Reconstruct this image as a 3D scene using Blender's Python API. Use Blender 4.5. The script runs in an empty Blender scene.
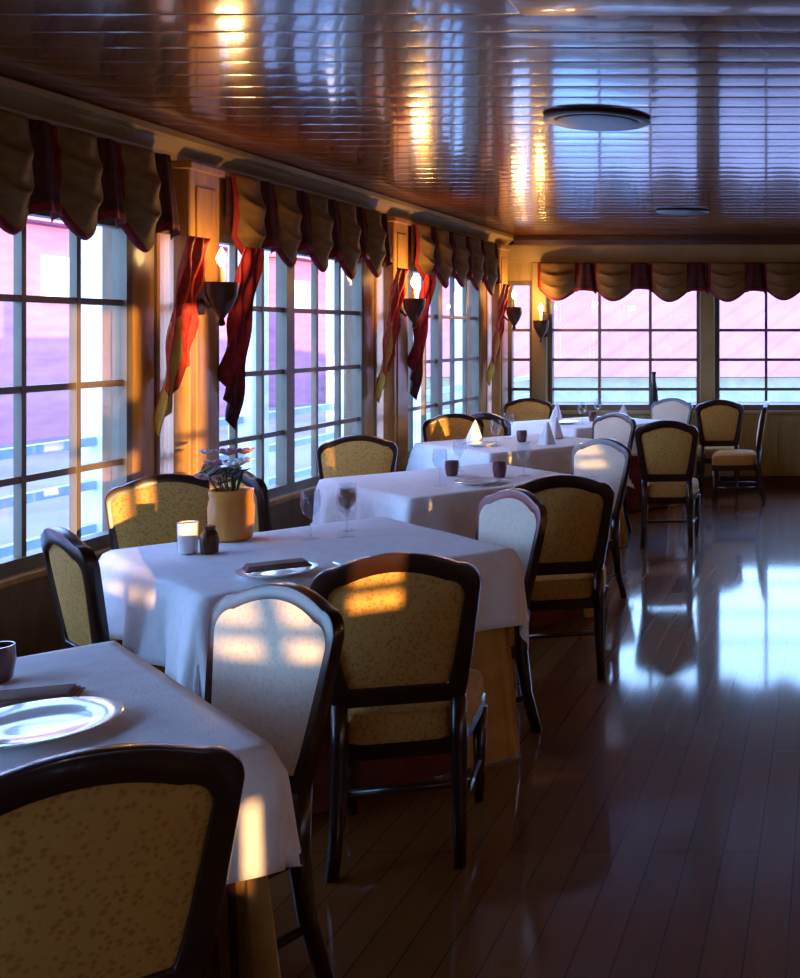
import bpy, bmesh, math, random
from mathutils import Vector, Matrix
C = bpy.context
S = C.scene
col = S.collection
PI = math.pi
R = math.radians
random.seed(7)

# ---------------------------------------------------------------- camera
cam_d = bpy.data.cameras.new('camera')
cam = bpy.data.objects.new('camera', cam_d)
col.objects.link(cam)
cam.location = (0, 0, 1.6)
cam.rotation_euler = (R(90), 0, 0)
cam_d.sensor_fit = 'HORIZONTAL'
cam_d.sensor_width = 36
cam_d.lens = 36 * 1100 / 800
cam_d.shift_x = -430 / 800
cam_d.shift_y = -155 / 800
cam_d.clip_start = 0.05
cam_d.clip_end = 500
S.camera = cam

# ---------------------------------------------------------------- world, sun, exposure
S.view_settings.view_transform = 'Standard'
S.view_settings.look = 'None'
S.view_settings.exposure = 0.85
S.view_settings.gamma = 1.0
S.view_settings.use_curve_mapping = False
SKY_STRENGTH = 6.0
world = bpy.data.worlds.new('sky')
S.world = world
world.use_nodes = True
wn = world.node_tree
wn.nodes.clear()
wo = wn.nodes.new('ShaderNodeOutputWorld')
wb = wn.nodes.new('ShaderNodeBackground')
wt = wn.nodes.new('ShaderNodeTexCoord')
wsx = wn.nodes.new('ShaderNodeSeparateXYZ')
wr = wn.nodes.new('ShaderNodeValToRGB')
wr.color_ramp.elements[0].position = 0.0
wr.color_ramp.elements[0].color = (0.36, 0.63, 1.0, 1)
wr.color_ramp.elements[1].position = 0.6
wr.color_ramp.elements[1].color = (0.22, 0.42, 1.0, 1)
wn.links.new(wt.outputs['Generated'], wsx.inputs[0])
wn.links.new(wsx.outputs['Z'], wr.inputs[0])
wn.links.new(wr.outputs[0], wb.inputs['Color'])
wb.inputs['Strength'].default_value = SKY_STRENGTH
wn.links.new(wb.outputs[0], wo.inputs[0])

SUN_DIR = Vector((-0.62, 0.78, -0.062)).normalized()
sun_d = bpy.data.lights.new('sun', 'SUN')
sun_d.energy = 9.0
sun_d.color = (1.0, 0.56, 0.22)
sun_d.angle = R(0.3)
sun = bpy.data.objects.new('sun', sun_d)
sun.rotation_euler = SUN_DIR.to_track_quat('-Z', 'Y').to_euler()
col.objects.link(sun)

# ---------------------------------------------------------------- room dimensions
XL, XR, YB, YF, ZC = -3.4, 3.4, -5.0, 11.5, 2.62
SILL, HEAD = 0.60, 2.16
FSILL = 0.80
BAYS = [-4.85 + 2.66 * k for k in range(6)]          # -4.85 -2.19 0.47 3.13 5.79 8.45
BAY = 2.66
FPOSTS = [-3.03, -1.28, 0.47, 2.22]

# ---------------------------------------------------------------- materials
def M(name, rgb, rough=0.5, rgb2=None, scale=8, spec=0.5, metal=0, coat=0, stretch=None, detail=3, bump=0, bscale=60, lo=.35, hi=.65, sheen=0):
    m = bpy.data.materials.new(name)
    m.use_nodes = True
    nt = m.node_tree
    b = nt.nodes['Principled BSDF']
    b.inputs['Base Color'].default_value = (*rgb, 1)
    b.inputs['Roughness'].default_value = rough
    b.inputs['Specular IOR Level'].default_value = spec
    b.inputs['Metallic'].default_value = metal
    b.inputs['Coat Weight'].default_value = coat
    b.inputs['Coat Roughness'].default_value = 0.06
    if sheen:
        b.inputs['Sheen Weight'].default_value = sheen
    tc = nt.nodes.new('ShaderNodeTexCoord')
    mp = nt.nodes.new('ShaderNodeMapping')
    nt.links.new(tc.outputs['Object'], mp.inputs[0])
    if stretch:
        mp.inputs['Scale'].default_value = stretch
    n = nt.nodes.new('ShaderNodeTexNoise')
    n.inputs['Scale'].default_value = scale
    n.inputs['Detail'].default_value = detail
    nt.links.new(mp.outputs[0], n.inputs['Vector'])
    r = nt.nodes.new('ShaderNodeValToRGB')
    r.color_ramp.elements[0].position = lo
    r.color_ramp.elements[1].position = hi
    c2 = rgb2 or tuple(c * 0.86 for c in rgb)
    r.color_ramp.elements[0].color = (*c2, 1)
    r.color_ramp.elements[1].color = (*rgb, 1)
    nt.links.new(n.outputs['Fac'], r.inputs[0])
    nt.links.new(r.outputs[0], b.inputs['Base Color'])
    if bump:
        n2 = nt.nodes.new('ShaderNodeTexNoise')
        n2.inputs['Scale'].default_value = bscale
        nt.links.new(mp.outputs[0], n2.inputs['Vector'])
        bp = nt.nodes.new('ShaderNodeBump')
        bp.inputs['Strength'].default_value = bump
        bp.inputs['Distance'].default_value = 0.01
        nt.links.new(n2.outputs['Fac'], bp.inputs['Height'])
        nt.links.new(bp.outputs[0], b.inputs['Normal'])
    return m

def plank_floor():
    m = bpy.data.materials.new('dark floorboards')
    m.use_nodes = True
    nt = m.node_tree
    b = nt.nodes['Principled BSDF']
    tc = nt.nodes.new('ShaderNodeTexCoord')
    mp = nt.nodes.new('ShaderNodeMapping')
    mp.inputs['Rotation'].default_value = (0, 0, R(90))
    nt.links.new(tc.outputs['Object'], mp.inputs[0])
    br = nt.nodes.new('ShaderNodeTexBrick')
    br.inputs['Scale'].default_value = 1
    br.inputs['Brick Width'].default_value = 1.7
    br.inputs['Row Height'].default_value = 0.11
    br.inputs['Mortar Size'].default_value = 0.0025
    br.inputs['Color1'].default_value = (0.20, 0.066, 0.015, 1)
    br.inputs['Color2'].default_value = (0.245, 0.090, 0.022, 1)
    br.inputs['Mortar'].default_value = (0.07, 0.027, 0.010, 1)
    nt.links.new(mp.outputs[0], br.inputs['Vector'])
    mp2 = nt.nodes.new('ShaderNodeMapping')
    mp2.inputs['Scale'].default_value = (30, 2, 1)
    nt.links.new(tc.outputs['Object'], mp2.inputs[0])
    n = nt.nodes.new('ShaderNodeTexNoise')
    n.inputs['Scale'].default_value = 1
    n.inputs['Detail'].default_value = 5
    nt.links.new(mp2.outputs[0], n.inputs['Vector'])
    mx = nt.nodes.new('ShaderNodeMix')
    mx.data_type = 'RGBA'
    mx.blend_type = 'MULTIPLY'
    mx.inputs[0].default_value = 0.5
    nt.links.new(br.outputs['Color'], mx.inputs[6])
    nt.links.new(n.outputs['Color'], mx.inputs[7])
    nt.links.new(mx.outputs[2], b.inputs['Base Color'])
    b.inputs['Roughness'].default_value = 0.5
    b.inputs['Specular IOR Level'].default_value = 0.06
    b.inputs['Coat Weight'].default_value = 1.0
    b.inputs['Coat Roughness'].default_value = 0.08
    b.inputs['Coat IOR'].default_value = 1.42
    return m

def speckle(name, base, dark, scale=55):
    """damask-like upholstery: ground colour with small darker sprigs"""
    m = bpy.data.materials.new(name)
    m.use_nodes = True
    nt = m.node_tree
    b = nt.nodes['Principled BSDF']
    b.inputs['Roughness'].default_value = 0.75
    b.inputs['Specular IOR Level'].default_value = 0.25
    tc = nt.nodes.new('ShaderNodeTexCoord')
    v = nt.nodes.new('ShaderNodeTexVoronoi')
    v.inputs['Scale'].default_value = scale
    nt.links.new(tc.outputs['Object'], v.inputs['Vector'])
    n = nt.nodes.new('ShaderNodeTexNoise')
    n.inputs['Scale'].default_value = scale * 0.6
    n.inputs['Detail'].default_value = 4
    nt.links.new(tc.outputs['Object'], n.inputs['Vector'])
    ad = nt.nodes.new('ShaderNodeMath')
    ad.operation = 'MULTIPLY'
    nt.links.new(v.outputs['Distance'], ad.inputs[0])
    nt.links.new(n.outputs['Fac'], ad.inputs[1])
    r = nt.nodes.new('ShaderNodeValToRGB')
    r.color_ramp.elements[0].position = 0.10
    r.color_ramp.elements[0].color = (*dark, 1)
    r.color_ramp.elements[1].position = 0.24
    r.color_ramp.elements[1].color = (*base, 1)
    nt.links.new(ad.outputs[0], r.inputs[0])
    nt.links.new(r.outputs[0], b.inputs['Base Color'])
    bp = nt.nodes.new('ShaderNodeBump')
    bp.inputs['Strength'].default_value = 0.25
    bp.inputs['Distance'].default_value = 0.004
    nt.links.new(ad.outputs[0], bp.inputs['Height'])
    nt.links.new(bp.outputs[0], b.inputs['Normal'])
    return m

def glass(name, tint=(1, 1, 1), gloss=0.06):
    m = bpy.data.materials.new(name)
    m.use_nodes = True
    nt = m.node_tree
    nt.nodes.clear()
    o = nt.nodes.new('ShaderNodeOutputMaterial')
    t = nt.nodes.new('ShaderNodeBsdfTransparent')
    t.inputs[0].default_value = (*tint, 1)
    g = nt.nodes.new('ShaderNodeBsdfGlossy')
    g.inputs['Roughness'].default_value = 0.02
    lw = nt.nodes.new('ShaderNodeLayerWeight')
    lw.inputs['Blend'].default_value = 0.5
    pw = nt.nodes.new('ShaderNodeMath')
    pw.operation = 'POWER'
    pw.inputs[1].default_value = 4.5
    nt.links.new(lw.outputs['Facing'], pw.inputs[0])
    fr = nt.nodes.new('ShaderNodeMath')
    fr.operation = 'MULTIPLY_ADD'
    fr.inputs[1].default_value = 0.5
    fr.inputs[2].default_value = gloss * .5
    nt.links.new(pw.outputs[0], fr.inputs[0])
    mx = nt.nodes.new('ShaderNodeMixShader')
    nt.links.new(fr.outputs[0], mx.inputs[0])
    nt.links.new(t.outputs[0], mx.inputs[1])
    nt.links.new(g.outputs[0], mx.inputs[2])
    nt.links.new(mx.outputs[0], o.inputs[0])
    return m

def sheer(name, rgb):
    m = bpy.data.materials.new(name)
    m.use_nodes = True
    nt = m.node_tree
    nt.nodes.clear()
    o = nt.nodes.new('ShaderNodeOutputMaterial')
    t = nt.nodes.new('ShaderNodeBsdfTranslucent')
    t.inputs[0].default_value = (*rgb, 1)
    d = nt.nodes.new('ShaderNodeBsdfDiffuse')
    d.inputs[0].default_value = (*rgb, 1)
    mx = nt.nodes.new('ShaderNodeMixShader')
    mx.inputs[0].default_value = 0.35
    nt.links.new(t.outputs[0], mx.inputs[1])
    nt.links.new(d.outputs[0], mx.inputs[2])
    nt.links.new(mx.outputs[0], o.inputs[0])
    return m

def emit(name, rgb, s):
    m = bpy.data.materials.new(name)
    m.use_nodes = True
    b = m.node_tree.nodes['Principled BSDF']
    b.inputs['Base Color'].default_value = (*rgb, 1)
    b.inputs['Emission Color'].default_value = (*rgb, 1)
    b.inputs['Emission Strength'].default_value = s
    return m

floor_m = plank_floor()
ceil_m = M('varnished ceiling boards', (0.24, 0.085, 0.030), 0.18, (0.16, 0.052, 0.018), 3, 0.4, coat=0.6, stretch=(1, 14, 1), detail=5)
gold_wood = M('golden varnished wood', (0.42, 0.235, 0.075), 0.30, (0.30, 0.155, 0.045), 3, coat=0.3, stretch=(8, 8, 1))
olive_trim = M('tan painted moulding', (0.31, 0.225, 0.09), 0.45, (0.25, 0.18, 0.07), 4)
wall_m = M('brown panelled wall', (0.19, 0.10, 0.045), 0.5, (0.15, 0.075, 0.03), 4, stretch=(6, 6, 1))
far_panel = M('ochre panelling', (0.34, 0.245, 0.10), 0.45, (0.27, 0.19, 0.07), 3, stretch=(7, 7, 1))
frame_m = M('brown window frame', (0.15, 0.118, 0.075), 0.45, (0.12, 0.09, 0.055), 5)
dark_trim = M('dark mahogany trim', (0.07, 0.022, 0.010), 0.3, (0.05, 0.015, 0.008), 4)
chair_wood = M('dark mahogany chair frame', (0.030, 0.011, 0.007), 0.28, (0.018, 0.006, 0.004), 6, coat=0.25, stretch=(1, 1, 6))
ochre_fab = speckle('ochre sprigged upholstery', (0.50, 0.275, 0.065), (0.36, 0.165, 0.032), 80)
cream_fab = speckle('cream sprigged upholstery', (0.70, 0.63, 0.52), (0.64, 0.55, 0.43), 80)
white_cloth = M('white linen', (0.78, 0.78, 0.80), 0.85, (0.72, 0.72, 0.75), 20, 0.2, bump=.15, bscale=180)
maroon_cloth = M('maroon linen', (0.15, 0.030, 0.022), 0.85, (0.11, 0.020, 0.015), 14, 0.2)
ochre_cloth = M('ochre linen', (0.52, 0.29, 0.085), 0.8, (0.43, 0.225, 0.06), 14, 0.2)
swag_m = M('olive brown swag fabric', (0.20, 0.125, 0.045), 0.75, (0.14, 0.08, 0.03), 9, 0.25, stretch=(1, 1, 3))
trim_red = M('maroon fringe', (0.22, 0.014, 0.022), 0.7, (0.13, 0.009, 0.014), 25, 0.2)
bell_m = M('dark plum lining fabric', (0.085, 0.024, 0.024), 0.75, (0.05, 0.014, 0.018), 9, 0.2, stretch=(1, 1, 3))
red_tail = M('red brocade', (0.46, 0.045, 0.022), 0.7, (0.27, 0.018, 0.016), 22, 0.25)
gold_tail = M('gold lining fabric', (0.62, 0.37, 0.06), 0.6, (0.48, 0.27, 0.04), 14, 0.3)
bronze = M('dark bronze', (0.10, 0.055, 0.03), 0.35, (0.07, 0.035, 0.02), 10, metal=0.7)
fixture_m = M('blackened metal', (0.035, 0.03, 0.025), 0.35, (0.025, 0.02, 0.018), 10, metal=.5)
china = M('white china', (0.85, 0.85, 0.86), 0.12, (0.82, 0.82, 0.84), 5, coat=0.5)
steel = M('polished steel', (0.65, 0.63, 0.6), 0.18, (0.6, 0.58, 0.55), 10, metal=1)
amber = M('amber glazed pottery', (0.70, 0.29, 0.03), 0.25, (0.56, 0.20, 0.02), 9, coat=0.1)
petal_w = M('white petals', (0.85, 0.84, 0.82), 0.7)
petal_p = M('dusty pink petals', (0.50, 0.25, 0.28), 0.7, (0.4, 0.17, 0.2))
leaf_m = M('dark green leaves', (0.03, 0.055, 0.03), 0.6, (0.02, 0.035, 0.02))
votive_m = M('dark ruby glass holder', (0.11, 0.035, 0.035), 0.15, (0.08, 0.02, 0.02), 10, coat=.8)
napkin_tan = M('brown napkin linen', (0.22, 0.12, 0.09), 0.8, (0.16, 0.08, 0.06), 14)
candle_m = M('ivory candle', (0.8, 0.72, 0.55), 0.5)
bulb_m = emit('warm bulb', (1.0, 0.62, 0.25), 14)
glass_m = glass('window glass')
wine_m = glass('drinking glass', (0.93, 0.95, 0.97), 0.12)
sheer_m = sheer('cream sheer curtain', (0.90, 0.58, 0.38))
ext_pink = M('rose painted cladding', (0.47, 0.19, 0.29), 0.7, (0.40, 0.155, 0.25), 1.2, .2, stretch=(1, 1, 5))
ext_white = M('white painted timber', (0.85, 0.85, 0.85), 0.6)
deck_m = M('pale deck boards', (0.44, 0.55, 0.60), 0.6, (0.35, 0.46, 0.52), 1.5, stretch=(6, .6, 1))
ground_m = M('pale paved quay', (0.27, 0.215, 0.22), 0.8, (0.20, 0.15, 0.16), .6, .2, detail=6)
rail_m = M('pale teal painted rail', (0.40, 0.52, 0.55), 0.5)
shed_wall = M('pale blue boarding', (0.11, 0.25, 0.36), 0.7, (0.08, 0.20, 0.30), 2)
ext_glass = M('pale blind behind window', (0.8, 0.8, 0.82), 0.3)

def roof_mat():
    m = M('rose metal roof', (0.27, 0.145, 0.22), 0.6, (0.24, 0.12, 0.20), 1.0, .2)
    nt = m.node_tree
    b = nt.nodes['Principled BSDF']
    src = b.inputs['Base Color'].links[0].from_socket
    tc = nt.nodes.new('ShaderNodeTexCoord')
    mp = nt.nodes.new('ShaderNodeMapping')
    mp.inputs['Rotation'].default_value = (0, R(38), 0)
    nt.links.new(tc.outputs['Object'], mp.inputs[0])
    w = nt.nodes.new('ShaderNodeTexWave')
    w.inputs['Scale'].default_value = 0.55
    w.bands_direction = 'Z'
    nt.links.new(mp.outputs[0], w.inputs['Vector'])
    r = nt.nodes.new('ShaderNodeValToRGB')
    r.color_ramp.elements[0].position = 0.0
    r.color_ramp.elements[0].color = (0.88, 0.87, 0.9, 1)
    r.color_ramp.elements[1].position = 0.25
    r.color_ramp.elements[1].color = (1, 1, 1, 1)
    nt.links.new(w.outputs['Fac'], r.inputs[0])
    mx = nt.nodes.new('ShaderNodeMix')
    mx.data_type = 'RGBA'
    mx.blend_type = 'MULTIPLY'
    mx.inputs[0].default_value = 1
    nt.links.new(src, mx.inputs[6])
    nt.links.new(r.outputs[0], mx.inputs[7])
    nt.links.new(mx.outputs[2], b.inputs['Base Color'])
    return m
ext_roof = roof_mat()

# ---------------------------------------------------------------- mesh helpers
def obj(name, bm, mats, parent=None, smooth=False):
    bmesh.ops.recalc_face_normals(bm, faces=bm.faces)
    me = bpy.data.meshes.new(name)
    bm.to_mesh(me)
    bm.free()
    if not isinstance(mats, (list, tuple)):
        mats = [mats]
    for m in mats:
        me.materials.append(m)
    if smooth:
        for p in me.polygons:
            p.use_smooth = True
        if smooth == 'auto':
            me.set_sharp_from_angle(angle=R(38))
    o = bpy.data.objects.new(name, me)
    col.objects.link(o)
    if parent:
        o.parent = parent
    return o

def box(bm, x0, x1, y0, y1, z0, z1, mi=0):
    vs = [bm.verts.new((x, y, z)) for x in (x0, x1) for y in (y0, y1) for z in (z0, z1)]
    for f in ((0, 1, 3, 2), (4, 6, 7, 5), (0, 4, 5, 1), (2, 3, 7, 6), (0, 2, 6, 4), (1, 5, 7, 3)):
        bm.faces.new([vs[i] for i in f]).material_index = mi

def bevel(bm, w, seg=2):
    bmesh.ops.recalc_face_normals(bm, faces=bm.faces)
    bmesh.ops.bevel(bm, geom=[e for e in bm.edges if len(e.link_faces) == 2 and e.calc_face_angle(0) > .5], offset=w, segments=seg, affect='EDGES', profile=.5)

def grid(bm, f, nu, nv, closed_u=False, mi=None):
    g = [[bm.verts.new(f(i / nu, j / nv)) for j in range(nv + 1)] for i in range(nu if closed_u else nu + 1)]
    for i in range(nu):
        a, b = g[i], g[(i + 1) % len(g)]
        for j in range(nv):
            fc = bm.faces.new((a[j], b[j], b[j + 1], a[j + 1]))
            if mi:
                fc.material_index = mi((i + .5) / nu, (j + .5) / nv)
    return g

def lathe(bm, prof, n=24, cx=0, cy=0, cz=0):
    rings = []
    for r, z in prof:
        rings.append([bm.verts.new((cx + max(r, 1e-4) * math.cos(2 * PI * k / n), cy + max(r, 1e-4) * math.sin(2 * PI * k / n), cz + z)) for k in range(n)])
    for a, b in zip(rings, rings[1:]):
        for k in range(n):
            bm.faces.new((a[k], a[(k + 1) % n], b[(k + 1) % n], b[k]))
    bm.faces.new(rings[0][::-1])
    bm.faces.new(rings[-1])

def tube(bm, pts, rad, n=8):
    pts = [Vector(p) for p in pts]
    rs = rad if isinstance(rad, (list, tuple)) else [rad] * len(pts)
    rings = []
    for i, p in enumerate(pts):
        d = (pts[min(i + 1, len(pts) - 1)] - pts[max(i - 1, 0)]).normalized()
        a = d.orthogonal().normalized() if abs(d.z) > .9 else d.cross(Vector((0, 0, 1))).normalized()
        b = d.cross(a)
        rings.append([bm.verts.new(p + (a * math.cos(2 * PI * k / n + PI / n) + b * math.sin(2 * PI * k / n + PI / n)) * rs[i]) for k in range(n)])
    for a, b in zip(rings, rings[1:]):
        for k in range(n):
            bm.faces.new((a[k], a[(k + 1) % n], b[(k + 1) % n], b[k]))
    bm.faces.new(rings[0][::-1])
    bm.faces.new(rings[-1])

def blob(bm, c, r, sx=1, sy=1, sz=1, seg=8):
    m = Matrix.Translation(c) @ Matrix.Diagonal((sx, sy, sz, 1))
    bmesh.ops.create_uvsphere(bm, u_segments=seg, v_segments=max(5, seg // 2 + 2), radius=r, matrix=m)

def tag(o, label, cat, group=None):
    o['label'] = label
    o['category'] = cat
    if group:
        o['group'] = group
    return o

def thing(name, label, cat, loc=(0, 0, 0), rz=0, group=None):
    o = bpy.data.objects.new(name, None)
    o.empty_display_size = 0.1
    col.objects.link(o)
    o.location = loc
    o.rotation_euler = (0, 0, rz)
    return tag(o, label, cat, group)

def struct(o):
    o['kind'] = 'structure'
    return o

def dup(root, loc, rz, label, group=None):
    r = root.copy()
    col.objects.link(r)
    r.location = loc
    r.rotation_euler = (0, 0, rz)
    r['label'] = label
    if group:
        r['group'] = group
    for ch in list(root.children):
        c = ch.copy()
        col.objects.link(c)
        c.parent = r
        for g in list(ch.children):
            d = g.copy()
            col.objects.link(d)
            d.parent = c
    return r

# ================================================================ THE ROOM
bm = bmesh.new()
box(bm, XL - .15, XR + .15, YB - .15, YF + .15, -.12, 0)
struct(obj('floor', bm, floor_m))

# ceiling: boards running across the room, each slightly crowned
bm = bmesh.new()
PW, NB = 0.205, 81
prof = []
y = YB - .1
for k in range(NB + 1):
    y0 = y + k * PW
    if y0 > YF + .1:
        break
    pb = .0008 * random.uniform(.3, 1.8)
    for t in (0.0, .03, .08, .2, .35, .5, .65, .8, .94, .985):
        bow = (2 * t - 1) ** 2
        z = ZC + pb * bow + (.0022 if t == 0.0 else 0)
        prof.append((y0 + t * PW, z))
xs = [XL - .1 + (XR - XL + .2) * i / 14 for i in range(15)]
rows = [[bm.verts.new((x, py, pz)) for x in xs] for py, pz in prof]
for a, b in zip(rows, rows[1:]):
    for i in range(len(xs) - 1):
        bm.faces.new((a[i], a[i + 1], b[i + 1], b[i]))
ceil = obj('ceiling', bm, ceil_m, smooth=True)
ceil.modifiers.new('t', 'SOLIDIFY').thickness = .08
# make sure it faces down into the room
if ceil.data.polygons[0].normal.z > 0:
    ceil.data.flip_normals()
struct(ceil)

# left wall: solid parts around the window openings
def bay_parts(s):
    """opening intervals along the wall in one bay: main double window, side light"""
    return (s + .20, s + 2.22), (s + 2.39, s + 2.60)
opens = []
for s in BAYS:
    opens += list(bay_parts(s))
bm = bmesh.new()
T = .14
box(bm, XL - T, XL, YB, YF, 0, SILL)
box(bm, XL - T, XL, YB, YF, HEAD, ZC)
edge = YB
for a, b in opens:
    if a > edge:
        box(bm, XL - T, XL, edge, a, SILL, HEAD)
    edge = b
box(bm, XL - T, XL, edge, YF, SILL, HEAD)
struct(obj('wall_left', bm, wall_m))

# far wall with its row of windows
fopen = []
ed = XL + .02
for p in FPOSTS:
    fopen.append((ed, p - .075))
    ed = p + .075
fopen.append((ed, XR - .05))
bm = bmesh.new()
box(bm, XL - T, XR + T, YF, YF + T, 0, FSILL)
box(bm, XL - T, XR + T, YF, YF + T, HEAD, ZC)
ed = XL - T
for a, b in fopen:
    box(bm, ed, a, YF, YF + T, FSILL, HEAD)
    ed = b
box(bm, ed, XR + T, YF, YF + T, FSILL, HEAD)
struct(obj('wall_far', bm, far_panel))

# right wall: unseen openings added and sized to steer the low sun into patches
SUNW = [(-3.80, -3.15, 1.21, 2.46), (-3.00, -2.62, 1.21, 2.46), (-1.50, -1.30, 1.21, 2.30), (0.36, 0.70, 1.21, 2.30)]
SLIT = (-3.75, -3.54, .88, 1.205)
bm = bmesh.new()
ed = YB
for a, b, z0, z1 in SUNW:
    box(bm, XR, XR + T, ed, a, 0, ZC)
    if a == SUNW[0][0]:
        box(bm, XR, XR + T, a, SLIT[0], 0, z0)
        box(bm, XR, XR + T, SLIT[1], b, 0, z0)
        box(bm, XR, XR + T, SLIT[0], SLIT[1], 0, SLIT[2])
        box(bm, XR, XR + T, SLIT[0], SLIT[1], SLIT[3], z0)
    else:
        box(bm, XR, XR + T, a, b, 0, z0)
    box(bm, XR, XR + T, a, b, z1, ZC)
    ed = b
box(bm, XR, XR + T, ed, YF, 0, ZC)
struct(obj('wall_right', bm, wall_m))
bm = bmesh.new()
box(bm, XL - T, XR + T, YB - T, YB, 0, ZC)
struct(obj('wall_rear', bm, wall_m))

# mouldings
def run_profile(bm, prof, axis, a, b, base, sign=1):
    """extrude a (out, z) profile along the wall"""
    n = len(prof)
    ends = []
    for t in (a, b):
        ring = []
        for o_, z in prof:
            ring.append(bm.verts.new((base + sign * o_, t, z) if axis == 'y' else (t, base + sign * o_, z)))
        ends.append(ring)
    for k in range(n):
        bm.faces.new((ends[0][k], ends[0][(k + 1) % n], ends[1][(k + 1) % n], ends[1][k]))
    bm.faces.new(ends[0])
    bm.faces.new(ends[1][::-1])
crown = [(0, ZC - .13), (.05, ZC - .13), (.055, ZC - .10), (.10, ZC - .05), (.135, ZC - .035), (.135, ZC - .004), (0, ZC - .004)]
bm = bmesh.new()
run_profile(bm, crown, 'y', YB, YF, XL)
struct(obj('trim_1', bm, olive_trim))
bm = bmesh.new()
run_profile(bm, [(0, ZC - .27), (.05, ZC - .27), (.06, ZC - .22), (.09, ZC - .11), (.09, ZC - .095), (0, ZC - .095)], 'x', XL, XR, YF, -1)
struct(obj('trim_2', bm, olive_trim))
bm = bmesh.new()
run_profile(bm, [(0, ZC - .095), (.13, ZC - .095), (.15, ZC - .05), (.15, ZC - .004), (0, ZC - .004)], 'x', XL + .135, XR, YF, -1)
struct(obj('trim_3', bm, dark_trim))
bm = bmesh.new()
box(bm, XL, XR, YF - .025, YF, 0, .12)
struct(obj('baseboard_far', bm, dark_trim))
bm = bmesh.new()
box(bm, XL, XL + .02, YB, YF, 0, .12)
struct(obj('baseboard_left', bm, dark_trim))
# panelling rails on the far dado
bm = bmesh.new()
for x in [XL + .35 * k for k in range(20)]:
    box(bm, x, x + .05, YF - .012, YF, .12, FSILL - .05)
box(bm, XL, XR, YF - .016, YF, FSILL - .12, FSILL - .05)
struct(obj('trim_4', bm, far_panel))
# polished beam across the ceiling near the camera
bm = bmesh.new()
box(bm, -.93, XR, 3.02, 3.30, ZC - .07, ZC + .0)
bevel(bm, .02, 3)
struct(obj('trim_5', bm, gold_wood, smooth='auto'))

# pilasters on the left wall
for k, s in enumerate(BAYS + [BAYS[-1] + BAY]):
    if s < 2:
        continue
    bm = bmesh.new()
    box(bm, XL, XL + .10, s - .12, s + .16, 0, ZC - .13)
    box(bm, XL, XL + .115, s - .14, s + .18, 0, .16)
    box(bm, XL, XL + .12, s - .14, s + .18, ZC - .17, ZC - .13)
    box(bm, XL + .10, XL + .108, s - .07, s + .11, .3, ZC - .25)
    bevel(bm, .006, 1)
    struct(obj('trim_%d' % (10 + k), bm, gold_wood))

# windows
wcount = [0]
def frame_window(x_is_wall, wallpos, a, b, z0, z1, mulls, munt, hs, proud=-.09, mat=frame_m):
    """mulls: thick vertical bars, munt: thin vertical bars, hs: thin horizontal bars"""
    wcount[0] += 1
    root = bpy.data.objects.new('window_%d' % wcount[0], None)
    col.objects.link(root)
    struct(root)
    def bx(bm, u0, u1, v0, v1, z0_, z1_):
        if x_is_wall:
            box(bm, v0, v1, u0, u1, z0_, z1_)
        else:
            box(bm, u0, u1, v0, v1, z0_, z1_)
    d0, d1 = (wallpos - .062, wallpos + .008) if wallpos < 0 else (wallpos + .03, wallpos + .10)
    bm = bmesh.new()
    fw = .045
    bx(bm, a, a + fw, d0, d1, z0, z1)
    bx(bm, b - fw, b, d0, d1, z0, z1)
    bx(bm, a + fw, b - fw, d0, d1, z0, z0 + .06)
    bx(bm, a + fw, b - fw, d0, d1, z1 - .05, z1)
    for m_ in mulls:
        bx(bm, m_ - .05, m_ + .05, d0, d1, z0 + .06, z1 - .05)
    e0, e1 = (d0 + .02, d1 - .015)
    for m_ in munt:
        bx(bm, m_ - .014, m_ + .014, e0, e1, z0 + .06, z1 - .05)
    for h in hs:
        bx(bm, a + fw, b - fw, e0 + .003, e1 - .003, h - .015, h + .015)
    obj('window_frame', bm, mat, root)
    bm = bmesh.new()
    mid = (d0 + d1) / 2
    bx(bm, a + fw * .5, b - fw * .5, mid - .002, mid + .002, z0 + .03, z1 - .03)
    obj('pane', bm, glass_m, root)
    bm = bmesh.new()
    if x_is_wall:
        sg = 1 if wallpos < 0 else -1
        u0, u1 = sorted((wallpos - sg * .03, wallpos + sg * .05))
        box(bm, u0, u1, a - .02, b + .02, z0 - .035, z0)
    else:
        box(bm, a - .01, b + .01, wallpos - .05, wallpos + .03, z0 - .04, z0)
    bevel(bm, .006, 1)
    obj('window_sill', bm, gold_wood if x_is_wall else olive_trim, root)
    return root
HS = (.985, 1.365, 1.75)
for k, s in enumerate(BAYS):
    (a, b), (c, d) = bay_parts(s)
    m_ = s + 1.13
    frame_window(True, XL, a, b, SILL, HEAD, [m_], [a + .045 + .28, a + .045 + .575, m_ + .05 + .34, m_ + .05 + .68], HS)
    w = frame_window(True, XL, c, d, SILL, HEAD, [], [], HS)
    if s > 2:
        bm = bmesh.new()
        grid(bm, lambda u, v: (XL + .016 + .006 * math.sin(u * 30), c + .01 + u * (d - c - .02), SILL + .05 + v * (HEAD - SILL - .1)), 16, 4)
        cur = obj('sheer_curtain', bm, sheer_m, None, True)
        cur.parent = w
        cur['label'] = 'cream sheer curtain over narrow side light'
# jamb casing beside each main window
for k, s in enumerate(BAYS):
    if s < 2:
        continue
    bm = bmesh.new()
    box(bm, XL, XL + .008, s + 2.215, s + 2.395, SILL, HEAD)
    bevel(bm, .003, 1)
    struct(obj('trim_%d' % (20 + k), bm, gold_wood))
FH = (1.02, 1.33, 1.64)
for a, b in fopen:
    wd = b - a
    mu = [a + wd / 3, a + 2 * wd / 3] if wd > 1 else []
    frame_window(False, YF, a, b, FSILL, HEAD, [], mu, FH)
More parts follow.
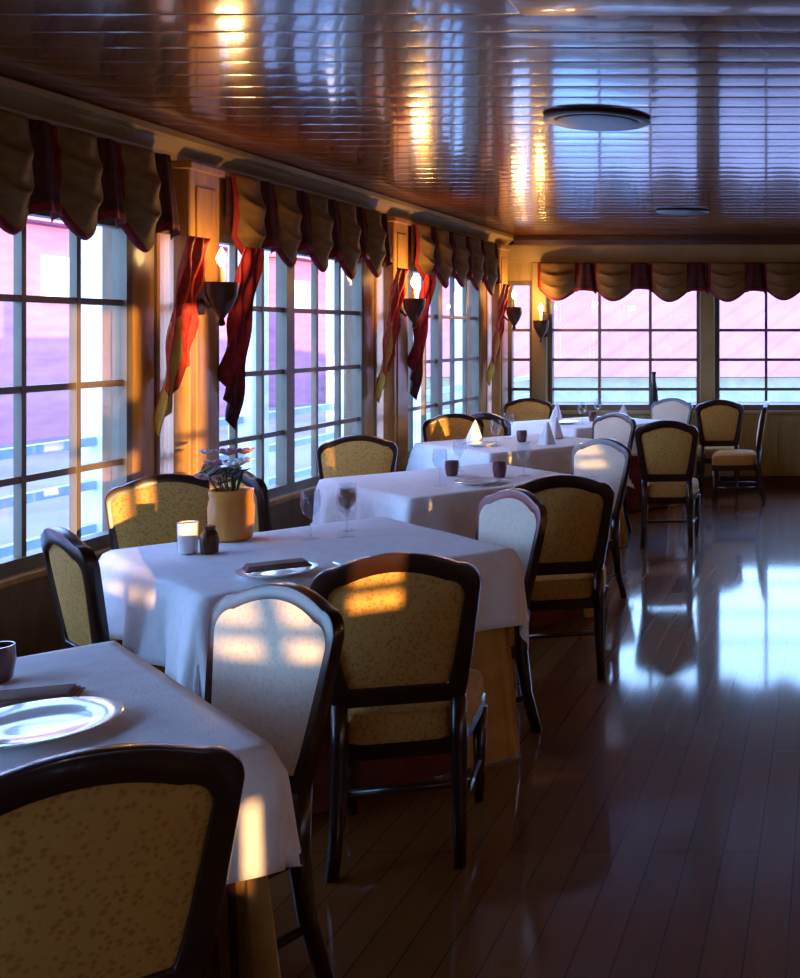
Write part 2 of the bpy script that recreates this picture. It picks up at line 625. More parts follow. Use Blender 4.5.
# far wall posts
for k, p in enumerate(FPOSTS):
    bm = bmesh.new()
    box(bm, p - .075, p + .075, YF - .05, YF, FSILL, ZC - .27)
    bevel(bm, .008, 1)
    struct(obj('trim_%d' % (30 + k), bm, olive_trim))
for a, b, z0, z1 in SUNW:  # unseen glazing for the openings added to shape the sun patches
    w = frame_window(True, XR, a, b, z0, z1, [], [-3.36] if a < -3.5 else [], [1.335, 1.75])
frame_window(True, XR, *SLIT, [], [], [])

# ================================================================ OUTSIDE
bm = bmesh.new()
box(bm, -140, 140, -60, 200, -.5, -.4)
struct(obj('ground', bm, ground_m))
bm = bmesh.new()
box(bm, -5.3, XL - T, -8, 22, -.4, -.06)
struct(obj('deck', bm, deck_m))
post_y = [2.05, 3.95, 5.85, 7.75, 9.65, 11.5, 13.4, 15.3, 17.2]
ordn = ['first', 'second', 'third', 'fourth', 'fifth', 'sixth', 'seventh', 'eighth', 'ninth']
for k, y in enumerate(post_y):
    if y < 6.5:
        continue
    n_ = k - 2
    t = thing('porch_post', 'white square porch post on the deck outside, %s one along the left windows' % ordn[n_ - 1], 'post', (-5.1, y, -.06), 0, 'porch posts outside the left windows')
    bm = bmesh.new()
    box(bm, -.11, .11, -.14, .14, 0, 3.3)
    bevel(bm, .01, 1)
    obj('shaft', bm, ext_white, t)
    bm = bmesh.new()
    box(bm, -.15, .15, -.18, .18, 0, .16)
    obj('plinth', bm, ext_white, t)
ry = [4.0] + [y for y in post_y if y > 6.5] + [19.1]
t = thing('deck_railing', 'pale teal railing of level bars along the deck outside the windows', 'railing', (-5.1, 7.75, -.06))
for a, b in zip(ry, ry[1:]):
    for z in (.92, .62, .32):
        bm = bmesh.new()
        box(bm, -.03, .03, a - 7.75 + .15, b - 7.75 - .15, z - .03, z + .03)
        obj('rail', bm, rail_m, t)

# long rose building beyond the left windows
t = thing('rose_building', 'long rose pink building with white windows seen through left windows', 'building', (-15, 30, -.4))
bm = bmesh.new()
box(bm, -6, 0, -26, -1.9, 0, 4.2)
box(bm, -6, 0, .1, 3.2, 0, 4.2)
box(bm, -6, 0, 5.0, 9.6, 0, 4.2)
box(bm, -6, 0, 11.6, 30, 0, 4.2)
obj('wall', bm, ext_pink, t)
bm = bmesh.new()
for a, b in ((-26, -1.9), (.1, 3.2), (5.0, 9.6), (11.6, 30)):
    v = [bm.verts.new(p) for p in ((.4, a - .2, 4.1), (-6.4, a - .2, 4.1), (-3, a - .2, 6.2), (.4, b + .2, 4.1), (-6.4, b + .2, 4.1), (-3, b + .2, 6.2))]
    for f in ((0, 1, 2), (3, 5, 4), (0, 2, 5, 3), (1, 4, 5, 2), (0, 3, 4, 1)):
        bm.faces.new([v[i] for i in f])
obj('roof', bm, ext_pink, t)
for yy in (-24, -21.4, -18.8, -16.2, -13.6, -11.0, -8.6, -6.0, 1.1, 6.6, 13.4, 16.4, 19.4):
    bm = bmesh.new()
    box(bm, 0, .06, yy - .5, yy + .5, 2.6, 3.5)
    f = obj('window', bm, ext_white, t)
    bm = bmesh.new()
    box(bm, .06, .08, yy - .42, yy + .42, 2.68, 3.42)
    obj('pane', bm, ext_glass, f)

# low building with a broad rose roof beyond the far windows
t = thing('rose_roofed_shed', 'low building with broad rose metal roof beyond the far windows', 'building', (0, 32, -.4))
bm = bmesh.new()
box(bm, -14, 30, .5, 11, 0, 1.0)
obj('wall', bm, shed_wall, t)
bm = bmesh.new()
v = [bm.verts.new(p) for p in ((-14.3, 0, .75), (31, 0, .75), (31, 6, 5.9), (-14.3, 6, 5.9), (-14.3, 12, .75), (31, 12, .75))]
for f in ((0, 1, 2, 3), (3, 2, 5, 4), (0, 3, 4), (1, 5, 2), (0, 4, 5, 1)):
    bm.faces.new([v[i] for i in f])
obj('roof', bm, ext_roof, t)

# ================================================================ VALANCES
def make_swag(w, l0, l1, out):
    bm = bmesh.new()
    def f(u, v):
        L = l0 + l1 * math.sin(PI * u)
        z = -v * L
        bulge = out * (.25 + .75 * math.sin(PI * u)) * (math.sin(PI * (.12 + .76 * v)) ** .8)
        fold = .012 * math.sin(v * 21 + 3 * abs(u - .5)) * math.sin(PI * u)
        return (bulge + fold, (u - .5) * w, z + .02 * math.sin(PI * u) * math.sin(v * 20))
    grid(bm, f, 14, 22, mi=lambda u, v: 1 if v > .88 or u < .07 or u > .93 else 0)
    o = obj('swag', bm, [swag_m, trim_red], None, True)
    o.modifiers.new('t', 'SOLIDIFY').thickness = .004
    return o
def make_bell(w, l):
    bm = bmesh.new()
    def f(u, v):
        a = -PI * .5 + PI * u
        r = w * (.28 + .30 * v) * (1 + .14 * math.sin(u * 6 * PI))
        return (.015 + r * .7 * math.cos(a), r * math.sin(a), -v * l * (1 - .10 * math.cos(a)))
    grid(bm, f, 18, 10, mi=lambda u, v: 1 if v > .9 else 0)
    o = obj('bell', bm, [bell_m, trim_red], None, True)
    o.modifiers.new('t', 'SOLIDIFY').thickness = .004
    return o
swag0, bell0 = make_swag(.33, .34, .17, .11), make_bell(.17, .40)
def valance(label, loc, rz, length, n, depth=.10, zscale=1):
    t = thing('valance', label, 'valance', loc, rz, 'swagged valances above the windows')
    bm = bmesh.new()
    box(bm, -depth, .0, -length / 2, length / 2, -.02, .0)
    obj('board', bm, swag_m, t)
    bm = bmesh.new()   # flat gathered backing behind the swags
    grid(bm, lambda u, v: (-.01 + .008 * math.sin(u * n * 24), (u - .5) * length, -.02 - v * .30 * zscale), n * 30, 2)
    obj('backing', bm, bell_m, t, True)
    un = length / n
    for k in range(n):
        y = -length / 2 + un * (k + .5)
        sw = swag0 if valance.first else swag0.copy()
        if not valance.first:
            col.objects.link(sw)
        be = bell0 if valance.first else bell0.copy()
        if not valance.first:
            col.objects.link(be)
        valance.first = False
        sw.parent = t
        sw.location = (.0, y - un * .12, -.005)
        sw.scale = (1, un / .47, zscale * random.uniform(.96, 1.05))
        be.parent = t
        be.location = (-.005, y + un * .36, -.005)
        be.scale = (1, un / .47, zscale * random.uniform(.95, 1.04))
    return t
valance.first = True
bayname = ['', '', 'window just behind the camera', 'nearest left window', 'second left window, past the first sconce', 'third left window, past the second sconce']
for k, s in enumerate(BAYS):
    if s < 2:
        continue
    a, b = s + .22, s + BAY - .34
    valance('olive swagged valance with maroon edging over the ' + bayname[k], (XL + .11, (a + b) / 2, ZC - .135), 0, b - a, 5)
fvn = ['far wall corner window on the left', 'broad far window left of the post', 'far window at the right edge of view']
for k, (a, b) in enumerate(((XL + .3, -3.12), (-2.94, -1.37), (-1.19, .38))):
    if k == 0:
        continue
    valance('olive and maroon scalloped valance over the ' + fvn[k], ((a + b) / 2, YF - .15, ZC - .28), R(-90), b - a + .16, 3, .10, .80)

# draped tails at the pilasters
def tail(label, y, xtop, zt, L, w=.20, flip=1, mats=(red_tail, gold_tail)):
    bm = bmesh.new()
    def f(u, v):
        Lu = L * (1 - .35 * u)
        z = -v * Lu
        pl = abs(((u * 3.0) % 1.0) * 2 - 1)
        lean = -(.16) * (v * (1 - .25 * u)) ** .9
        return (lean + .045 * pl * (.6 + .6 * v) + .01 * math.sin(v * 17 + u * 9), flip * (u - .5) * w * (1 - .1 * v) + .01 * math.sin(v * 11), z)
    grid(bm, f, 24, 20, mi=lambda u, v: 1 if (.12 < u < .34 and v > .45) or (v > .80 and u < .5) else 0)
    o = obj('curtain_tail', bm, list(mats), None, True)
    o.modifiers.new('t', 'SOLIDIFY').thickness = .006
    o.location = (xtop, y, zt)
    return tag(o, label, 'curtain', 'red draped tails beside the pilasters')
pn = ['first', 'second', 'third']
for k, s in enumerate((BAYS[4], BAYS[5], BAYS[5] + BAY - .02)):
    near = 'bright red and gold draped tail on near side of the %s pilaster' % pn[k]
    tail(near, s - .245, XL + .19, 2.09, 1.0)
    if k < 2:
        tail('dark red draped tail on far side of the %s pilaster' % pn[k], s + .21, XL + .23, 2.07, 1.0, flip=-1, mats=(trim_red, bell_m))

# ================================================================ SCONCES AND CEILING LIGHTS
def make_sconce(label):
    t = thing('wall_sconce', label, 'wall lamp', (0, 0, 0), 0, 'candle sconces on the pilasters')
    bm = bmesh.new()
    box(bm, 0, .02, -.045, .045, -.20, .06)
    bevel(bm, .012, 2)
    obj('backplate', bm, bronze, t)
    bm = bmesh.new()
    tube(bm, [(.015, 0, -.12), (.06, 0, -.16), (.11, 0, -.14), (.125, 0, -.07)], .010, 8)
    obj('arm', bm, bronze, t, True)
    bm = bmesh.new()
    lathe(bm, [(.004, -.26), (.02, -.25), (.012, -.22), (.05, -.16), (.075, -.10), (.082, -.03), (.070, -.03), (.06, -.06)], 20, .125)
    obj('cup', bm, bronze, t, 'auto')
    bm = bmesh.new()
    lathe(bm, [(.016, -.06), (.016, .05)], 14, .125)
    obj('candle', bm, candle_m, t, 'auto')
    bm = bmesh.new()
    lathe(bm, [(.004, .05), (.022, .075), (.026, .095), (.016, .125), (.003, .15)], 14, .125)
    obj('bulb', bm, bulb_m, t, True)
    return t
def sconce_light(parent, watts=4.5):
    d = bpy.data.lights.new('sconce_light', 'POINT')
    d.energy = watts
    d.color = (1.0, 0.50, 0.14)
    d.shadow_soft_size = .035
    o = bpy.data.objects.new('sconce_light', d)
    col.objects.link(o)
    o.parent = parent
    o.location = (.19, 0, .11)
sc_lab = ['bronze candle sconce with lit bulb on the first pilaster', 'lit candle sconce on the second pilaster', 'lit candle sconce on the third pilaster, near the far corner']
sc0 = make_sconce(sc_lab[0])
for k, s in enumerate((BAYS[4], BAYS[5], BAYS[5] + BAY)):
    if k == 0:
        o = sc0
        o.location = (XL + .10, s - .05, 1.90)
    else:
        o = dup(sc0, (XL + .10, s - .05, 1.90), 0, sc_lab[k])
    sconce_light(o, (4.5, 4.5, 2.5)[k])
o = dup(sc0, (-2.975, YF - .05, 1.77), R(-90), 'lit candle sconce on the post of the far wall')
sconce_light(o, 1.0)
for y in (-3.2, -.6, 2.4, 5.0, 7.6):  # extra sconces, never in view, added to give warm fill
    o = dup(sc0, (XR, y, 1.90), R(180), 'unseen candle sconce added on the right wall for warm fill light')
    sconce_light(o, 4.5)

def ceiling_disc(label, x, y, r):
    t = thing('ceiling_light', label, 'ceiling light', (x, y, ZC), 0, 'round dark ceiling lights')
    bm = bmesh.new()
    lathe(bm, [(r * .9, .004), (r * .98, -.003), (r, -.012), (r * .95, -.018), (r * .8, -.018)], 40)
    obj('rim', bm, fixture_m, t, 'auto')
    bm = bmesh.new()
    lathe(bm, [(r * .8, -.018), (r * .7, -.021), (r * .4, -.024), (.01, -.025)], 40)
    obj('diffuser', bm, fixture_m, t, True)
ceiling_disc('larger dark round ceiling light, nearest in the view', -1.10, 5.2, .25)
ceiling_disc('smaller looking dark round ceiling light close to the far wall', -1.22, 9.1, .22)

# ================================================================ TABLES
TR = R(-43)
E1 = Vector((math.cos(TR), math.sin(TR), 0))
E2 = Vector((-math.sin(TR), math.cos(TR), 0))
TH, HALF, OVER = .785, .525, .235
PUSH = [{0: (.26, .215, .50, .58), 1: (.31, -.015, .48, .57)}, {1: (.34, -.20), 3: (.33, -.10)}, {1: (.26, -.15)}, {1: (.34, .08), 2: (.22, .07)}, {}]
tables = [(-1.87, 2.15), (-1.96, 4.15), (-2.1, 6.2), (-2.34, 8.25), (-2.2, 10.2)]
tname = ['nearest table, at the lower left', 'second table, under the amber vase', 'third table from the camera', 'fourth table from the camera', 'farthest table, next to the far wall']
def sstep(a, b, x):
    t = min(1, max(0, (x - a) / (b - a)))
    return t * t * (3 - 2 * t)
HB = HALF - .025
def skirt_pt(side, t, z, pushes):
    """point on one face of the skirt, t in -1..1 along the face; faces by tucked chairs are pushed in"""
    fz = 1 - sstep(.56, .74, z)
    push, c, w0, w1 = (tuple(pushes.get(side, (.0, .0))) + (.46, .68))[:4]
    d = HB + (.03 * (1 - z / TH)) - push * fz * (1 - sstep(w0, w1, abs(t - c / HB))) + .012 * math.sin(t * 17) * (1 - z / TH)
    l = t * (HB + .03 * (1 - z / TH))
    return {0: (d, l, z), 1: (-l, d, z), 2: (-d, -l, z), 3: (l, -d, z)}[side]
def make_table(label, pushes):
    t = thing('dining_table', label, 'table', (0, 0, 0), 0, 'square dining tables along the windows')
    bm = bmesh.new()
    box(bm, -HALF + .01, HALF - .01, -HALF + .01, HALF - .01, TH - .03, TH - .006)
    obj('tabletop', bm, dark_trim, t)
    for side in range(4):
        bm = bmesh.new()
        grid(bm, lambda u, v: skirt_pt(side, (u * 2 - 1) * .87, .012 + v * (TH - .05), pushes), 40, 14)
        o = obj('skirt', bm, maroon_cloth, t, True)
        o['label'] = 'maroon table skirt side'
    for side in range(4):
        bm = bmesh.new()
        def f(u, v):
            z = .012 + v * (TH - .05)
            if u < .5:
                p = Vector(skirt_pt(side,   .865 + .135 * u * 2, z, pushes))
            else:
                p = Vector(skirt_pt((side + 1) % 4, -1 + .135 * (u * 2 - 1), z, pushes))
            k = .022 + .05 * (1 - z / TH) * math.sin(PI * u) ** .5
            dr = Vector((p.x, p.y, 0)).normalized()
            return p + dr * k * (.35 + .65 * abs(math.sin(u * PI * 2.0 + .8)))
        grid(bm, f, 20, 10)
        o = obj('corner_pleat', bm, ochre_cloth, t, True)
        o['label'] = 'ochre pleat at the corner of the skirt'
    bm = bmesh.new()
    lathe(bm, [(.14, 0), (.14, .03), (.04, .08), (.035, TH - .06), (.10, TH - .03)], 16)
    obj('pedestal', bm, dark_trim, t, True)
    return t
def make_cloth(label, seed, OVER, ck):
    rnd = random.Random(seed)
    ph = [rnd.uniform(0, 6) for _ in range(4)]
    H = HALF + .012
    W = H + OVER
    N = 60
    bm = bmesh.new()
    def f(u, v):
        x, y = (u * 2 - 1) * W, (v * 2 - 1) * W
        qx, qy = max(-H, min(H, x)), max(-H, min(H, y))
        dx, dy = x - qx, y - qy
        m = max(abs(dx), abs(dy))
        if m == 0:
            return (x, y, TH + .0015 * math.sin(x * 9 + ph[0]) * math.sin(y * 7 + ph[1]))
        corner = min(abs(dx), abs(dy)) / OVER
        L = math.hypot(dx, dy)
        drop = m + ck * min(abs(dx), abs(dy))
        fl = .03 + .10 * m
        if corner > 0:
            fl += .22 * min(abs(dx), abs(dy)) * (1 + .2 * math.sin(ph[2]))
        a = (y if abs(dx) > abs(dy) else x)
        rip = .018 * math.sin(a * 13 + ph[3]) * (m / OVER) + .012 * math.sin(a * 29 + ph[1]) * (m / OVER)
        dirv = Vector((dx, dy, 0)).normalized()
        out = fl * min(1, m / .05) * .6 + rip
        rnd_ = min(1, m / .03)
        return (qx + dirv.x * out, qy + dirv.y * out, TH - drop * .97 + .004 * (1 - rnd_))
    grid(bm, f, N, N)
    o = obj('tablecloth', bm, white_cloth, None, True)
    md = o.modifiers.new('t', 'SOLIDIFY')
    md.thickness = .004
    md.offset = 1
    return tag(o, label, 'tablecloth', 'white tablecloths on the dining tables')
for k, (x, y) in enumerate(tables):
    t = make_table('maroon skirted square table with ochre corners, the ' + tname[k], PUSH[k])
    t.location = (x, y, 0)
    t.rotation_euler = (0, 0, TR)
    c = make_cloth('white tablecloth draped over the ' + tname[k], k, (.235, .285, .28, .28, .28)[k], (.05, .4, .3, .3, .3)[k])
    c.location = (x, y, 0)
    c.rotation_euler = (0, 0, TR)

# ================================================================ CHAIRS
def outline(hwb, hwt, zb, zt, rise, rc, n=8):
    """closed (u, z) outline of a chair back: straight foot, flaring sides, round shoulders, arched crest"""
    pts = [(-hwb, zb), (hwb, zb)]
    zs = zt - rise - rc
    for i in range(1, 7):
        t = i / 6
        pts.append((hwb + (hwt - hwb) * t ** .8, zb + (zs - zb) * t))
    for i in range(1, n + 1):
        a = PI / 2 * i / n
        pts.append((hwt - rc + rc * math.cos(a), zs + rc * math.sin(a)))
    xr = hwt - rc
    for i in range(1, 12):
        x = xr * (1 - 2 * i / 12)
        pts.append((x, zs + rc + rise * (1 - (x / xr) ** 2)))
    right = pts[2:]
    for i in range(n, 0, -1):
        a = PI / 2 * i / n
        pts.append((-(hwt - rc + rc * math.cos(a)), zs + rc * math.sin(a)))
    for i in range(6, 0, -1):
        t = i / 6
        pts.append((-(hwb + (hwt - hwb) * t ** .8), zb + (zs - zb) * t))
    return pts
ZB = .485
def lean(u, z, d=0):
    return Vector((u, -.02 - (z - ZB) * .17 + .30 * u * u + d, z))
OUT = outline(.185, .238, ZB, .957, .040, .065)
INN = outline(.140, .190, ZB + .06, .900, .034, .05)
def make_chair(label):
    t = thing('dining_chair', label, 'chair', (0, 0, 0), 0, 'upholstered dining chairs with dark frames')
    n = len(OUT)
    bm = bmesh.new()
    th = .019
    rings = []
    for pts, d in ((OUT, -th), (OUT, th), (INN, th), (INN, -th)):
        rings.append([bm.verts.new(lean(u, z, d)) for u, z in pts])
    for a, b in zip(rings, rings[1:] + rings[:1]):
        for k in range(n):
            bm.faces.new((a[k], a[(k + 1) % n], b[(k + 1) % n], b[k]))
    bevel(bm, .007, 2)
    obj('back_frame', bm, chair_wood, t, 'auto')
    cz = .72
    def pad(d0, bulge, sgn, k0=1.02):
        bm = bmesh.new()
        prev = None
        for i in range(7):
            s = k0 - (i / 6) * k0
            d = d0 + sgn * bulge * (1 - (s / k0) ** 3)
            if i == 6:
                c = bm.verts.new(lean(0, cz, d))
                for k in range(n):
                    bm.faces.new((prev[k], prev[(k + 1) % n], c))
            else:
                ring = [bm.verts.new(lean(u * s, cz + (z - cz) * s, d)) for u, z in INN]
                if prev:
                    for k in range(n):
                        bm.faces.new((prev[k], prev[(k + 1) % n], ring[(k + 1) % n], ring[k]))
                prev = ring
        return bm
    o = obj('back_panel', pad(-.006, .010, -1), ochre_fab, t, True)
    o['label'] = 'ochre sprigged fabric on the rear of the back'
    o = obj('back_cushion', pad(.015, .034, 1, 1.17), cream_fab, t, True)
    o['label'] = 'cream sprigged cushion on the front of the back'
    # seat
    bm = bmesh.new()
    def seat(u, v):
        a = 2 * PI * u
        ca, sa = math.cos(a), math.sin(a)
        e = .38
        sx = math.copysign(abs(ca) ** e, ca)
        sy = math.copysign(abs(sa) ** e, sa)
        prof = [(.985, .365), (1.0, .385), (1.0, .43), (.96, .455), (.80, .474), (.45, .484), (.0, .487)]
        q = v * 6
        i = min(5, int(q))
        f_ = q - i
        r = prof[i][0] * (1 - f_) + prof[i + 1][0] * f_
        z = prof[i][1] * (1 - f_) + prof[i + 1][1] * f_
        y = .21 + sy * .215 * r
        wx = .185 + .045 * (y / .42)
        return (sx * wx * r, y, z)
    g = grid(bm, seat, 40, 12, True)
    bm.faces.new([r[0] for r in g])
    bmesh.ops.remove_doubles(bm, verts=bm.verts, dist=1e-5)
    obj('seat', bm, ochre_fab, t, 'auto')
    bm = bmesh.new()
    vb = [(-.18, 0.0), (.18, 0.0), (.222, .415), (-.222, .415)]
    lo = [bm.verts.new((x, y, .315)) for x, y in vb]
    hi = [bm.verts.new((x, y, .368)) for x, y in vb]
    for k in range(4):
        bm.faces.new((lo[k], lo[(k + 1) % 4], hi[(k + 1) % 4], hi[k]))
    bm.faces.new(lo)
    bm.faces.new(hi)
    bevel(bm, .005, 1)
    obj('seat_frame', bm, chair_wood, t)
    for s in (-1, 1):
        bm = bmesh.new()   # rear leg runs up into the back
        tube(bm, [(s * .178, -.075, 0), (s * .172, -.03, .16), (s * .170, -.006, .34), (s * .168, -.018, .50)], [.019, .023, .027, .024], 8)
        obj('leg', bm, chair_wood, t, True)
        bm = bmesh.new()
        tube(bm, [(s * .200, .405, 0), (s * .203, .395, .10), (s * .205, .385, .33)], [.015, .019, .027], 8)
        obj('leg', bm, chair_wood, t, True)
        bm = bmesh.new()
        tube(bm, [(s * .174, -.03, .15), (s * .203, .393, .15)], .012, 8)
        obj('stretcher', bm, chair_wood, t, True)
    bm = bmesh.new()
    tube(bm, [(-.187, .19, .15), (.187, .19, .15)], .012, 8)
    obj('stretcher', bm, chair_wood, t, True)
    return t
chairs = [  # x, y, rotation (deg, 0 = back towards the camera), label
    (-1.222, 1.768, 40, 'large dark framed dining chair at lower left corner, back to the camera'),
    (-1.30, 3.33, 14, 'dining chair before the second table, back with two sunlit bars, facing away'),
    (-1.445, 2.745, 153, 'dining chair facing the camera with sunlit peach front, at the nearest table'),
    (-1.36, 4.49, 138, 'dining chair facing the camera, pale front and sunlit right edge, behind the second table'),
    (-1.25, 5.12, 14, 'dining chair with shaded brown back at the aisle side of the third table'),
    (-1.44, 6.70, 148, 'dining chair facing the camera with peach lit front, behind the third table'),
    (-1.80, 8.92, 145, 'dining chair facing the camera behind the fourth table'),
    (-1.23, 8.32, 4, 'dark framed chair facing away, farthest back along the aisle'),
    (-1.62, 11.02, 158, 'chair facing the camera against the far wall, right of the last table'),
    (-.70, 10.55, 92, 'chair seen from its side, alone at the right against the bright far window'),
    (-1.10, 10.93, 8, 'brown chair facing the far wall under the window post'),
    (-2.50, 3.73, -40, 'chair by left window seen almost edge on, cream lit panel, at the second table'),
    (-3.00, 4.98, -146, 'brown chair with its back to the second left window, behind the amber vase'),
    (-2.84, 5.42, -36, 'chair behind the amber vase with lit ochre back and dark right post'),
    (-2.98, 6.92, -164, 'wide looking brown chair in front of the second left window, at the third table'),
    (-3.02, 8.83, -158, 'chair at fourth table with its back to the third left window'),
    (-2.80, 9.12, -24, 'pale backed chair right beside the third left window, before the last table'),
    (-3.02, 11.0, -165, 'chair in the far left corner of the room beside the last table'),
]
OCHRE = [c[3] for c in chairs if c[0] < -2.95 or 'far wall under' in c[3]]
ch0 = None
for x, y, a, lab in chairs:
    if ch0 is None:
        ch0 = make_chair(lab)
        ch0.location = (x, y, 0)
        ch0.rotation_euler = (0, 0, R(a))
    else:
        c = dup(ch0, (x, y, 0), R(a), lab)
        if lab in OCHRE:
            for q in c.children:
                if q.name.startswith('back_cushion'):
                    q.material_slots[0].link = 'OBJECT'
                    q.material_slots[0].material = ochre_fab
                    q['label'] = 'ochre sprigged cushion on the front of the back'

# ================================================================ THINGS ON THE TABLES
TZ = TH + .0055
def on(k, e1, e2, dz=0):
    p = Vector((*tables[k], 0)) + E1 * e1 + E2 * e2
    return (p.x, p.y, TZ + dz)
def make_plate(label, r):
    bm = bmesh.new()
    lathe(bm, [(r * .55, 0), (r * .62, .004), (r * .98, .018), (r, .021), (r * .97, .022), (r * .62, .010), (r * .3, .008), (.005, .008)], 36)
    o = obj('plate', bm, china, None, 'auto')
    return tag(o, label, 'plate', 'white plates on the tables')
def make_fork(label):
    bm = bmesh.new()
    box(bm, -.006, .006, -.10, .04, .001, .004)
    box(bm, -.012, .012, .04, .055, .001, .004)
    for i in range(4):
        x = -.0105 + i * .007
        box(bm, x - .0018, x + .0018, .055, .10, .001, .004)
    return tag(obj('fork', bm, steel), label, 'fork', 'steel forks on the tables')
def make_knife(label):
    bm = bmesh.new()
    box(bm, -.007, .007, -.11, -.01, .001, .006)
    v = [bm.verts.new(p) for p in ((-.008, -.01, .001), (.008, -.01, .001), (.008, .08, .001), (-.002, .115, .001), (-.008, .10, .001))]
    w = [bm.verts.new((q.co.x, q.co.y, .003)) for q in v]
    bm.faces.new(v)
    bm.faces.new(w)
    for i in range(5):
        bm.faces.new((v[i], v[(i + 1) % 5], w[(i + 1) % 5], w[i]))
    return tag(obj('knife', bm, steel), label, 'knife', 'steel knives on the tables')
def make_napkin(label, mat=white_cloth, name='napkin'):
    """folded napkin: a soft layered rectangle"""
    bm = bmesh.new()
    for i in range(3):
        z0 = .001 + i * .006
        d = .004 * i
        box(bm, -.045 + d, .045 - d, -.10 + d, .10 - d * 2, z0, z0 + .0058)
    bevel(bm, .0025, 2)
    return tag(obj(name, bm, mat, None, 'auto'), label, 'napkin', 'folded napkins on the tables')
def make_cone_napkin(label):
    bm = bmesh.new()
    def f(u, v):
        a = 2 * PI * u
        r = .058 * (1 - v) ** .85 * (1 + .16 * math.sin(4 * a + 1)) + .002
        return (r * math.cos(a) + .012 * v, r * math.sin(a), .17 * v)
    grid(bm, f, 28, 10, True)
    return tag(obj('standing_napkin', bm, white_cloth, None, True), label, 'napkin', 'standing folded napkins')
def make_glass(label):
    t = thing('wine_glass', label, 'glass', (0, 0, 0), 0, 'stemmed glasses on the tables')
    bm = bmesh.new()
    lathe(bm, [(.034, 0), (.034, .003), (.006, .008), (.004, .03), (.004, .075), (.008, .085)], 20)
    obj('stem', bm, wine_m, t, True)
    bm = bmesh.new()
    lathe(bm, [(.008, .085), (.030, .105), (.038, .135), (.037, .165), (.032, .195), (.0305, .195), (.035, .165), (.036, .135), (.028, .107), (.004, .09)], 20)
    obj('bowl', bm, wine_m, t, True)
    return t
def make_votive(label):
    t = thing('votive_holder', label, 'candle holder', (0, 0, 0), 0, 'dark votive holders on the tables')
    bm = bmesh.new()
    lathe(bm, [(.028, 0), (.034, .01), (.040, .05), (.038, .085), (.035, .085), (.035, .03), (.01, .028)], 20)
    obj('cup', bm, votive_m, t, 'auto')
    bm = bmesh.new()
    lathe(bm, [(.022, .029), (.022, .06), (.004, .062)], 14)
    obj('candle', bm, candle_m, t, 'auto')
    return t
def put(o, loc, rz=0):
    o.location = loc
    o.rotation_euler = (0, 0, rz)
    return o

# nearest table
put(make_plate('large white plate at the aisle end of the nearest table', .150), on(0, .12, .24))
put(make_napkin('brown folded napkin lying left of the plate on the nearest table', napkin_tan), on(0, -.12, .27), R(-70))
put(make_fork('steel fork beside the plate on the nearest table'), on(0, -.02, .08), R(60))
put(make_votive('votive holder near the left end of the nearest table'), on(0, -.33, .25))
# second table
put(make_plate('white plate near the front of the second table', .125), on(1, .38, -.26))
put(make_napkin('brown folded napkin on the plate of the second table', napkin_tan), on(1, .38, -.26, .023), R(-55))
put(make_knife('steel knife beside the plate on the second table'), on(1, .43, -.06), R(40))

t = thing('flower_vase', 'amber pottery vase of white and pink flowers on the second table', 'vase', on(1, -.41, -.14))
bm = bmesh.new()
lathe(bm, [(.062, 0), (.075, .01), (.082, .06), (.083, .13), (.076, .17), (.078, .178), (.080, .198), (.072, .20), (.068, .18), (.068, .10), (.02, .09)], 32)
obj('pot', bm, amber, t, 'auto')
rnd = random.Random(3)
bm = bmesh.new()
for i in range(15):
    a = rnd.uniform(0, 2 * PI)
    r = rnd.uniform(.02, .10)
    tip = Vector((r * math.cos(a), r * math.sin(a), rnd.uniform(.23, .30)))
    tube(bm, [(tip.x * .25, tip.y * .25, .10), (tip.x * .5, tip.y * .5, .19), tip], .003, 5)
    q = Matrix.Translation(tip) @ Matrix.Rotation(a, 4, 'Z') @ Matrix.Rotation(rnd.uniform(-.6, .5), 4, 'Y') @ Matrix.Diagonal((1.5, .7, .12, 1))
    bmesh.ops.create_uvsphere(bm, u_segments=8, v_segments=5, radius=.026, matrix=q)
o = obj('foliage', bm, leaf_m, t, True)
def flower(bm, c, r):
    for i in range(7):
        a = 2 * PI * i / 7
        q = Matrix.Translation(c) @ Matrix.Rotation(a, 4, 'Z') @ Matrix.Translation((r * .55, 0, 0)) @ Matrix.Rotation(-.45, 4, 'Y') @ Matrix.Diagonal((1, .6, .25, 1))
        bmesh.ops.create_uvsphere(bm, u_segments=8, v_segments=5, radius=r * .6, matrix=q)
    blob(bm, c, r * .35, seg=8)
for i, (dx, dy, dz, w, r) in enumerate(((.03, -.03, .30, 1, .04), (.065, -.02, .315, 1, .034), (-.06, .0, .30, 0, .042), (-.015, .01, .345, 0, .045), (.03, .04, .345, 0, .038), (-.095, -.02, .25, 0, .036), (-.105, .01, .345, 1, .028), (-.03, -.07, .26, 0, .032))):
    bm = bmesh.new()
    flower(bm, Vector((dx, dy, dz)), r)
    f = obj('flower', bm, petal_w if w else petal_p, t, True)
    f['label'] = 'white bloom' if w else 'dusty pink bloom'
t = thing('candle_cup', 'small white cup standing left of the amber vase on the second table', 'cup', on(1, -.24, -.345))
bm = bmesh.new()
lathe(bm, [(.026, 0), (.031, .004), (.034, .06), (.035, .115), (.032, .115), (.031, .05), (.01, .045)], 22)
obj('body', bm, china, t, 'auto')
bm = bmesh.new()
lathe(bm, [(.026, .046), (.026, .10), (.004, .102)], 16)
obj('candle', bm, candle_m, t, 'auto')
bm = bmesh.new()
lathe(bm, [(.024, 0), (.030, .004), (.033, .05), (.028, .075), (.020, .085), (.022, .10), (.005, .104)], 18)
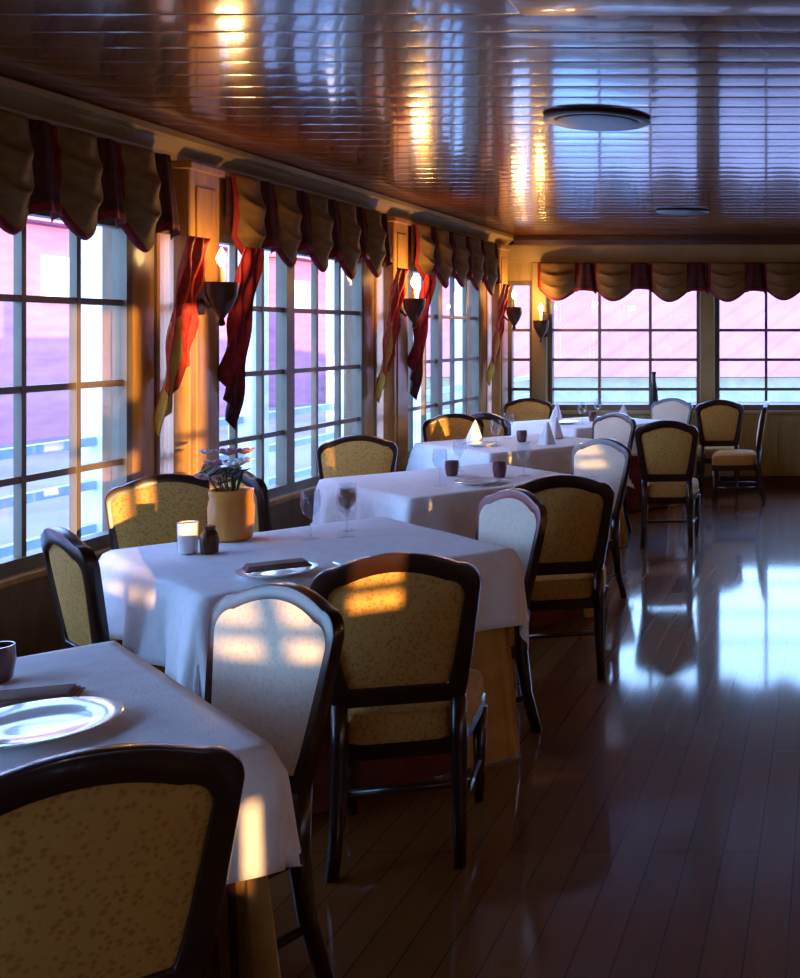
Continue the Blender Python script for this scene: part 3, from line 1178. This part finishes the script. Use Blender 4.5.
o = tag(obj('pepper_pot', bm, bronze, None, 'auto'), 'dark pepper pot right next to the white cup on the second table', 'pepper pot')
o.location = on(1, -.185, -.29)

g0 = make_glass('first stemmed glass at the back of the second table')
put(g0, on(1, -.20, .08))
gl = [(1, -.15, .20, 'stemmed glass at the middle of the cluster on the second table'), (1, -.28, .26, 'stemmed glass farthest back on the second table'),
      (2, .22, -.22, 'stemmed glass near the front corner of the third table'), (2, -.25, .15, 'stemmed glass at the window side of the third table'), (2, .2, .3, 'stemmed glass at the aisle side of the third table'),
      (3, .2, -.3, 'stemmed glass near the front corner of the fourth table'), (3, -.3, .1, 'stemmed glass at the window side of the fourth table'),
      (4, .2, -.25, 'stemmed glass near the front of the farthest table'), (4, -.2, .2, 'stemmed glass at the back of the farthest table')]
for k, a, b, lab in gl:
    dup(g0, on(k, a, b), 0, lab)
v0 = None
for k, a, b, lab in ((2, -.10, .02, 'dark votive holder in the middle of the third table'), (2, .16, .17, 'dark votive holder at the aisle side of the third table'), (3, .02, .02, 'dark votive holder in the middle of the fourth table'), (4, .0, .0, 'dark votive holder in the middle of the farthest table')):
    if v0 is None:
        v0 = put(make_votive(lab), on(k, a, b))
    else:
        dup(v0, on(k, a, b), 0, lab)
c0 = None
for k, a, b, lab in (
                     (3, -.2, -.25, 'white standing napkin at the front of the fourth table'), (3, .3, .05, 'white standing napkin at the aisle side of the fourth table'), (3, -.05, .35, 'white standing napkin at the back of the fourth table'),
                     (4, -.3, -.2, 'white standing napkin at the window side of the farthest table'), (4, .32, .1, 'white standing napkin at the aisle side of the farthest table')):
    if c0 is None:
        c0 = put(make_cone_napkin(lab), on(k, a, b))
    else:
        o = c0.copy()
        col.objects.link(o)
        o['label'] = lab
        put(o, on(k, a, b), random.uniform(0, 3))
p0 = None
for k, a, b, lab in ((2, .32, -.05, 'white plate at the front edge of the third table'), (3, .05, -.33, 'white plate at the front edge of the fourth table'), (4, .05, -.33, 'white plate at the front of the farthest table')):
    put(make_plate(lab, .125), on(k, a, b))
bm = bmesh.new()
lathe(bm, [(.035, 0), (.045, .02), (.05, .08), (.04, .15), (.022, .20), (.020, .24), (.028, .26), (.020, .262), (.012, .24)], 20)
o = tag(obj('slim_jar', bm, fixture_m, None, 'auto'), 'slim dark jar on the sill of the broad far window', 'jar')
o.location = (-1.84, YF - .001, FSILL + .0)
o.scale = (.9, .9, 1.55)
